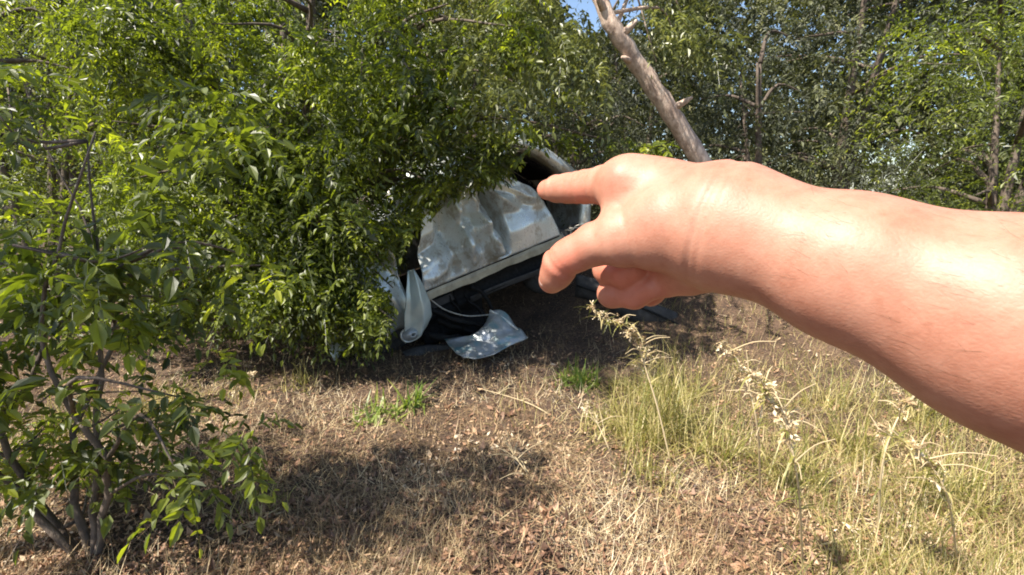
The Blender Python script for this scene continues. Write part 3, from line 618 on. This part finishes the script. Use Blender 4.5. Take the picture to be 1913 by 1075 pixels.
def tuft(label, px, py, n, ln, seed, mat_='grass', wd=.006, spread=.06, cat='grass tuft', name='grass_tuft', lean=(0, 1.0), group=None):
    p = ground_at(px, py); t = thing(name, label, cat, tuple(p), group); rng = np.random.default_rng(seed); a = rng.random(n) * 6.283; rr = spread * rng.random(n) ** .7
    x = p[0] + rr * np.cos(a); y = p[1] + rr * np.sin(a)
    v, f, r = blades(rng, x, y, ln * rng.uniform(.45, 1.15, n), wd * rng.uniform(.6, 1.3, n), rng.uniform(*lean, n), rng.normal(.5, .75, n))
    obj('blades', make_mesh('blades', v - p, f, False, r), M[mat_], t); return t
M['weed'] = leaf_mat('weed_green', [(0, (.07, .12, .02)), (.6, (.15, .21, .035)), (1, (.3, .32, .08))], (1.8, 1.9, .8), .4, .45)
tuft('bright green broad bladed grass tuft left of centre', 772, 762, 40, .26, 201, 'weed', wd=.024, spread=.08)
tuft('small bright green tuft at the left of the sunlit strip', 712, 776, 90, .16, 202, 'weed', wd=.02, spread=.2, lean=(.3, 1.2))
tuft('low green weed patch right of the torn panel', 1080, 715, 110, .24, 203, 'weed', wd=.02, spread=.2, lean=(.2, 1.2))
for k, (px, py, ln, n_, lb) in enumerate([(1180, 790, .34, 110, 'yellow green grass clump at the foot of the bent weed'), (1245, 830, .45, 150, 'tall yellow green grass clump right of the bent weed'), (1120, 800, .25, 80, 'thin grass clump left of the yellow green clumps'),
        (1330, 850, .42, 150, 'thick grass clump below the wrist'), (1270, 740, .4, 110, 'pale upright grass clump behind the bent weed'), (1470, 900, .4, 150, 'wide grass clump at lower right'), (1600, 860, .42, 140, 'grass clump below the forearm'), (1780, 930, .42, 150, 'grass clump near the right edge'), (1215, 900, .28, 90, 'low spreading grass clump in front of the bent weed'),
        (1215, 745, .42, 120, 'tall grass clump directly behind the bent weed stem'), (1165, 735, .3, 90, 'short grass clump left of the bent weed tip'), (1250, 790, .6, 150, 'tallest yellow green grass clump at the wrist side of the bent weed'), (1190, 830, .5, 120, 'loose grass clump in front of the bent weed stem'), (1540, 760, .4, 110, 'shaded grass clump behind the forearm'), (1720, 790, .4, 110, 'shaded grass clump under the elbow'),
        (560, 720, .25, 70, 'green grass clump under the bushy tree'), (300, 760, .3, 90, 'green grass clump in front of the left shrub'), (120, 800, .3, 90, 'grass clump at the left edge'), (480, 960, .16, 50, 'small grass clump in the lower left litter')]):
    tuft(lb, px, py, n_, ln, 210 + k, wd=.007, spread=.16)
weed('pale near weed with fine leaves at the bottom right', [ground_at(1500, 1070), P(1490, 900, 1.6), P(1460, 780, 1.6), P(1400, 690, 1.6)], .005, [(16, 16, .014, .016), (20, 18, .014, .016), (24, 16, .013, .016), (28, 14, .01, .014)], 60, 111, side=14, leaf_len=.1)
weed('thin pale weed arching left near the bottom right corner', [ground_at(1790, 1060), P(1770, 930, 1.7), P(1720, 850, 1.7), P(1640, 800, 1.7)], .005, [(16, 16, .014, .016), (22, 18, .014, .016), (28, 14, .012, .014)], 50, 112, side=12, leaf_len=.1)
def twig(label, a, b, r_, seed):
    pa, pb = ground_at(*a), ground_at(*b); t = thing('fallen_twig', label, 'twig', tuple(pa)); rng = np.random.default_rng(seed); mid = (pa + pb) / 2 + [0, 0, .02] + rng.normal(0, .01, 3)
    mb = MB(); mb.tube(curve([pa * 0 + [0, 0, .012], mid - pa, pb - pa + [0, 0, .02]], 10), np.linspace(r_, r_ * .5, 10), 6, rnd=.8); mb.build('wood', M['straw'], t)
    mb = MB(); s = mid - pa; mb.tube([s, s + (pb - pa) * .25 + [.03, .02, .03]], [r_ * .5, r_ * .25], 6, rnd=.8); mb.build('side_twig', M['straw'], t)
for k, a in enumerate([((728, 1032), (745, 1015), .005, 'small white broken twig at lower left'), ((783, 945), (790, 895), .004, 'thin curved twig standing in the dark patch'), ((1012, 800), (1060, 770), .005, 'pale twig at the end of the long straw stalk'),
        ((710, 760), (745, 708), .006, 'pale twig leaning left of the green tuft'), ((430, 1000), (540, 960), .007, 'brown twig in the lower left litter'), ((1000, 745), (1015, 715), .005, 'short twig below the torn panel'), ((1500, 1030), (1600, 1010), .007, 'pale twig at the lower right')]):
    twig(a[3], a[0], a[1], a[2], 300 + k)

# ------------------------------------------------------------------ the viewer's pointing arm
import openvdb
def cp(px, py, d): return np.array([(px - 956.5) / FPX * d, -(py - 537.5) / FPX * d, d])
VOX = .00125
def arm_field(groups, lo, hi, kk):
    n = np.ceil((hi - lo) / VOX).astype(int); tot = np.full(n, .03, np.float32)
    ax = [lo[a] + np.arange(n[a]) * VOX for a in range(3)]
    for segs, k in groups:
        F_ = np.full(n, .03, np.float32)
        for (a, ra, b, rb) in segs:
            mr = max(ra, rb) + .016; l_ = np.maximum(0, np.floor((np.minimum(a, b) - mr - lo) / VOX)).astype(int); h_ = np.minimum(n, np.ceil((np.maximum(a, b) + mr - lo) / VOX)).astype(int)
            if (h_ <= l_).any(): continue
            g = [ax[c][l_[c]:h_[c]].astype(np.float32) for c in range(3)]
            X_ = g[0][:, None, None] - a[0]; Y_ = g[1][None, :, None] - a[1]; Z_ = g[2][None, None] - a[2]; ab = b - a; L2 = float(ab @ ab) + 1e-12
            t = np.clip((X_ * ab[0] + Y_ * ab[1] + Z_ * ab[2]) / L2, 0, 1)
            dd = np.sqrt((X_ - t * ab[0]) ** 2 + (Y_ - t * ab[1]) ** 2 + (Z_ - t * ab[2]) ** 2) - (ra + (rb - ra) * t)
            s = F_[l_[0]:h_[0], l_[1]:h_[1], l_[2]:h_[2]]; hh = np.clip(.5 + .5 * (s - dd) / k, 0, 1); s[...] = s * (1 - hh) + dd * hh - k * hh * (1 - hh)
        hh = np.clip(.5 + .5 * (tot - F_) / kk, 0, 1); tot = tot * (1 - hh) + F_ * hh - kk * hh * (1 - hh)
    return tot
def chain(*pts): return [(pts[i][0], pts[i][1], pts[i + 1][0], pts[i + 1][1]) for i in range(len(pts) - 1)]
wr = (cp(1350, 425, .228), .0255)
imcp = (cp(1172, 344, .25), .0118)
index = chain(imcp, (cp(1128, 346, .266), .0104), (cp(1088, 350, .283), .0096), (cp(1062, 352, .293), .0087), (cp(1042, 353, .30), .0082), (cp(1022, 355, .313), .0066))
tm = (cp(1165, 445, .245), .0132)
thumb = chain((cp(1260, 425, .236), .019), tm, (cp(1112, 456, .253), .0112), (cp(1070, 477, .26), .0099), (cp(1050, 490, .264), .0102), (cp(1040, 511, .27), .0088), (cp(1031, 524, .277), .0078))
palm = chain(imcp, (cp(1250, 385, .243), .017), wr) + chain(tm, (cp(1250, 425, .236), .0195), wr) + chain((cp(1180, 395, .272), .0125), (cp(1260, 400, .255), .02), wr) \
     + chain((cp(1200, 440, .282), .0125), (cp(1270, 440, .258), .018), wr) + chain((cp(1222, 475, .286), .0115), (cp(1290, 470, .255), .017), wr) \
     + chain((cp(1160, 365, .252), .0085), (cp(1163, 425, .247), .0095)) + chain(imcp, (cp(1215, 353, .247), .0134), (cp(1262, 376, .242), .0158), wr)
fore = chain(wr, (cp(1430, 448, .214), .0245), (cp(1580, 500, .195), .0285), (cp(1900, 610, .165), .036), (np.array([.26, -.075, .09]), .041), (np.array([.3, -.1, .03]), .04))
upper = chain((np.array([.3, -.1, .03]), .04), (np.array([.27, -.1, -.1]), .05), (np.array([.22, -.11, -.24]), .055))
mid = chain((cp(1180, 395, .272), .0118), (cp(1150, 455, .288), .0095), (cp(1136, 504, .284), .0083), (cp(1165, 512, .272), .0076), (cp(1188, 504, .266), .007))
ring = chain((cp(1200, 440, .282), .0115), (cp(1160, 500, .30), .0092), (cp(1143, 549, .288), .008), (cp(1185, 552, .275), .0074), (cp(1225, 535, .262), .0068))
pink = chain((cp(1222, 475, .286), .0105), (cp(1205, 520, .30), .0085), (cp(1185, 545, .30), .0075), (cp(1215, 548, .285), .007), (cp(1245, 530, .272), .0065))
heel = chain((cp(1245, 528, .262), .0085), (cp(1300, 490, .248), .014), wr)
lo = np.array([.0, -.2, -.32]); hi = np.array([.37, .11, .36])
fld = arm_field([(palm + fore + upper + heel + thumb[:1] + chain(imcp, (cp(1150, 345, .258), .011)), .009), (index, .003), (thumb[1:], .003), (mid, .004), (ring, .004), (pink, .004)], lo, hi, .002)
grid = openvdb.FloatGrid(); grid.copyFromArray(fld); pts, quads = grid.convertToQuads(isovalue=0.0)
pts = pts * VOX + lo
# skin folds over the joints: shallow rings pressed in across the finger, plus two lines at the wrist
for c, ax_, rad, wd_, dep in ((cp(1088, 350, .283), cp(1062, 352, .293) - cp(1128, 346, .266), .0135, .0013, .0008), (cp(1083, 350, .285), cp(1062, 352, .293) - cp(1128, 346, .266), .0135, .0012, .0006), (cp(1045, 353, .299), cp(1022, 355, .313) - cp(1062, 352, .293), .012, .0012, .0006),
        (cp(1056, 486, .263), cp(1040, 511, .27) - cp(1070, 477, .26), .0145, .0013, .0009), (cp(1050, 490, .264), cp(1040, 511, .27) - cp(1070, 477, .26), .0145, .0013, .001), (cp(1062, 482, .2615), cp(1040, 511, .27) - cp(1070, 477, .26), .0145, .0013, .0007),
        (cp(1118, 346, .27), cp(1088, 350, .283) - cp(1172, 344, .25), .0135, .0014, .0006), (cp(1338, 425, .229), wr[0] - cp(1250, 400, .243), .04, .0016, .0009), (cp(1352, 427, .227), wr[0] - cp(1250, 400, .243), .04, .0016, .0007), (cp(1178, 448, .243), tm[0] - cp(1260, 425, .236), .02, .002, .0007)):
    ax_ = unit(ax_); rel = pts - c; s_ = rel @ ax_; rv = rel - s_[:, None] * ax_; rl = np.linalg.norm(rv, axis=1)
    pts = pts - rv / (rl[:, None] + 1e-9) * (dep * np.exp(-(s_ + .0008 * np.sin(rl * 900)) ** 2 / wd_ ** 2) * (rl < rad))[:, None]
def cam2w(p): return np.stack([p[:, 0], p[:, 2] * math.cos(PITCH) + p[:, 1] * math.sin(PITCH), EYE + p[:, 1] * math.cos(PITCH) - p[:, 2] * math.sin(PITCH)], 1)
flush = np.zeros(len(pts))
for c, s, a in ((cp(1050, 487, .255), .012, .7), (cp(1022, 360, .31), .01, .5), (cp(1095, 372, .275), .014, .55), (cp(1020, 532, .275), .009, .4), (cp(1160, 505, .27), .02, .7), (cp(1200, 540, .27), .03, .55), (cp(1180, 345, .24), .012, .25)):
    flush = np.maximum(flush, a * np.exp(-((pts - c) ** 2).sum(1) / s ** 2))
shoulder = cam2w(np.array([[.22, -.11, -.24]]))[0]
person = thing('person', 'bare forearm and hand reaching in from the right, index finger pointing left', 'person', tuple(shoulder))
W_ = cam2w(pts) - shoulder
me = make_mesh('body', W_, quads[:, ::-1] if False else quads, True)
a = me.attributes.new('flush', 'FLOAT', 'POINT'); a.data.foreach_set('value', flush.astype(np.float32))
nr = np.zeros(len(me.vertices) * 3, np.float32); me.vertices.foreach_get('normal', nr); nr = nr.reshape(-1, 3)
ppx, ppy, _ = pix(W_ + shoulder); front = (nr @ np.array([0, -1., .2]) > .1) & (pts[:, 2] > .1)
for path, am, wd_ in (([(1200, 335), (1290, 365), (1380, 402), (1500, 425), (1700, 475), (1980, 530)], .0007, 9), ([(1290, 365), (1330, 425), (1430, 480), (1600, 560), (1900, 690)], .0006, 9), ([(1500, 425), (1600, 500), (1800, 560)], .0005, 9), ([(1170, 425), (1260, 395), (1350, 405)], .001, 14)):
    dm_ = np.full(len(ppx), 1e9); pc_ = curve([(a_, b_, 0) for a_, b_ in path], 40)[:, :2]
    for k in range(39):
        a_, b_ = pc_[k], pc_[k + 1]; ab = b_ - a_; t = np.clip(((ppx - a_[0]) * ab[0] + (ppy - a_[1]) * ab[1]) / (ab @ ab), 0, 1); dm_ = np.minimum(dm_, np.hypot(ppx - a_[0] - t * ab[0], ppy - a_[1] - t * ab[1]))
    W_ = W_ + nr * (am * np.exp(-(dm_ / wd_) ** 2) * front)[:, None]
me.vertices.foreach_set('co', np.ascontiguousarray(W_, np.float32).ravel()); me.update()
body = obj('body', me, M['skin'], person)
sm = body.modifiers.new('soften', 'SMOOTH'); sm.iterations = 4; sm.factor = .5
# fine hairs on the forearm
rg = np.random.default_rng(44); ci = np.where((pts[:, 0] > cp(1390, 0, .22)[0]) & (pts[:, 2] > .02))[0]; ci = rg.choice(ci, 6000)
al = unit(cam2w(cp(1350, 425, .228)[None])[0] - cam2w(cp(1900, 610, .165)[None])[0]); b0_ = W_[ci]; hn = nr[ci]; ln_ = rg.uniform(.006, .014, len(ci))[:, None]
h1 = unit(al + rg.normal(0, .2, (len(ci), 3))); s_ = unit(np.cross(h1, hn)) * .00004
p1 = b0_ + h1 * ln_ * .5 + hn * ln_ * .22; p2 = b0_ + h1 * ln_ + hn * ln_ * .25
v = np.stack([b0_ - s_, b0_ + s_, p1 + s_, p1 - s_, p2 + s_ * .3, p2 - s_ * .3], 1).reshape(-1, 3); bb = np.arange(len(ci))[:, None] * 6
obj('arm_hair', make_mesh('arm_hair', v, np.vstack([bb + [0, 1, 2, 3], bb + [3, 2, 4, 5]]), False), plain('arm_hair', (.12, .07, .035), .5), person, kind='stuff')
# thumb nail
def nailf(u, v):
    ax_ = unit(cp(1031, 524, .277) - cp(1050, 490, .264)); out = np.array([-.8, .35, -.45]); out = unit(out - ax_ * (out @ ax_)); sd = np.cross(ax_, out)
    b_ = cp(1037, 516, .2725); ang = (u - .5) * 1.5 * (1 - .25 * (2 * v - 1) ** 4); rad = .0085 - .0008 * v
    q_ = b_ + ax_ * ((v - .45)[..., None] * .0115) + out * (rad * np.cos(ang))[..., None] + sd * (rad * np.sin(ang))[..., None]
    q_ = cam2w(q_.reshape(-1, 3)).reshape(q_.shape) - shoulder; return q_[..., 0], q_[..., 1], q_[..., 2]
sheet('thumb_nail', nailf, 10, 8, M['nail'], person, .0004)
bpy.context.view_layer.update()
print('TRIS', sum(len(o.data.polygons) * 2 for o in bpy.data.objects if o.type == 'MESH'))
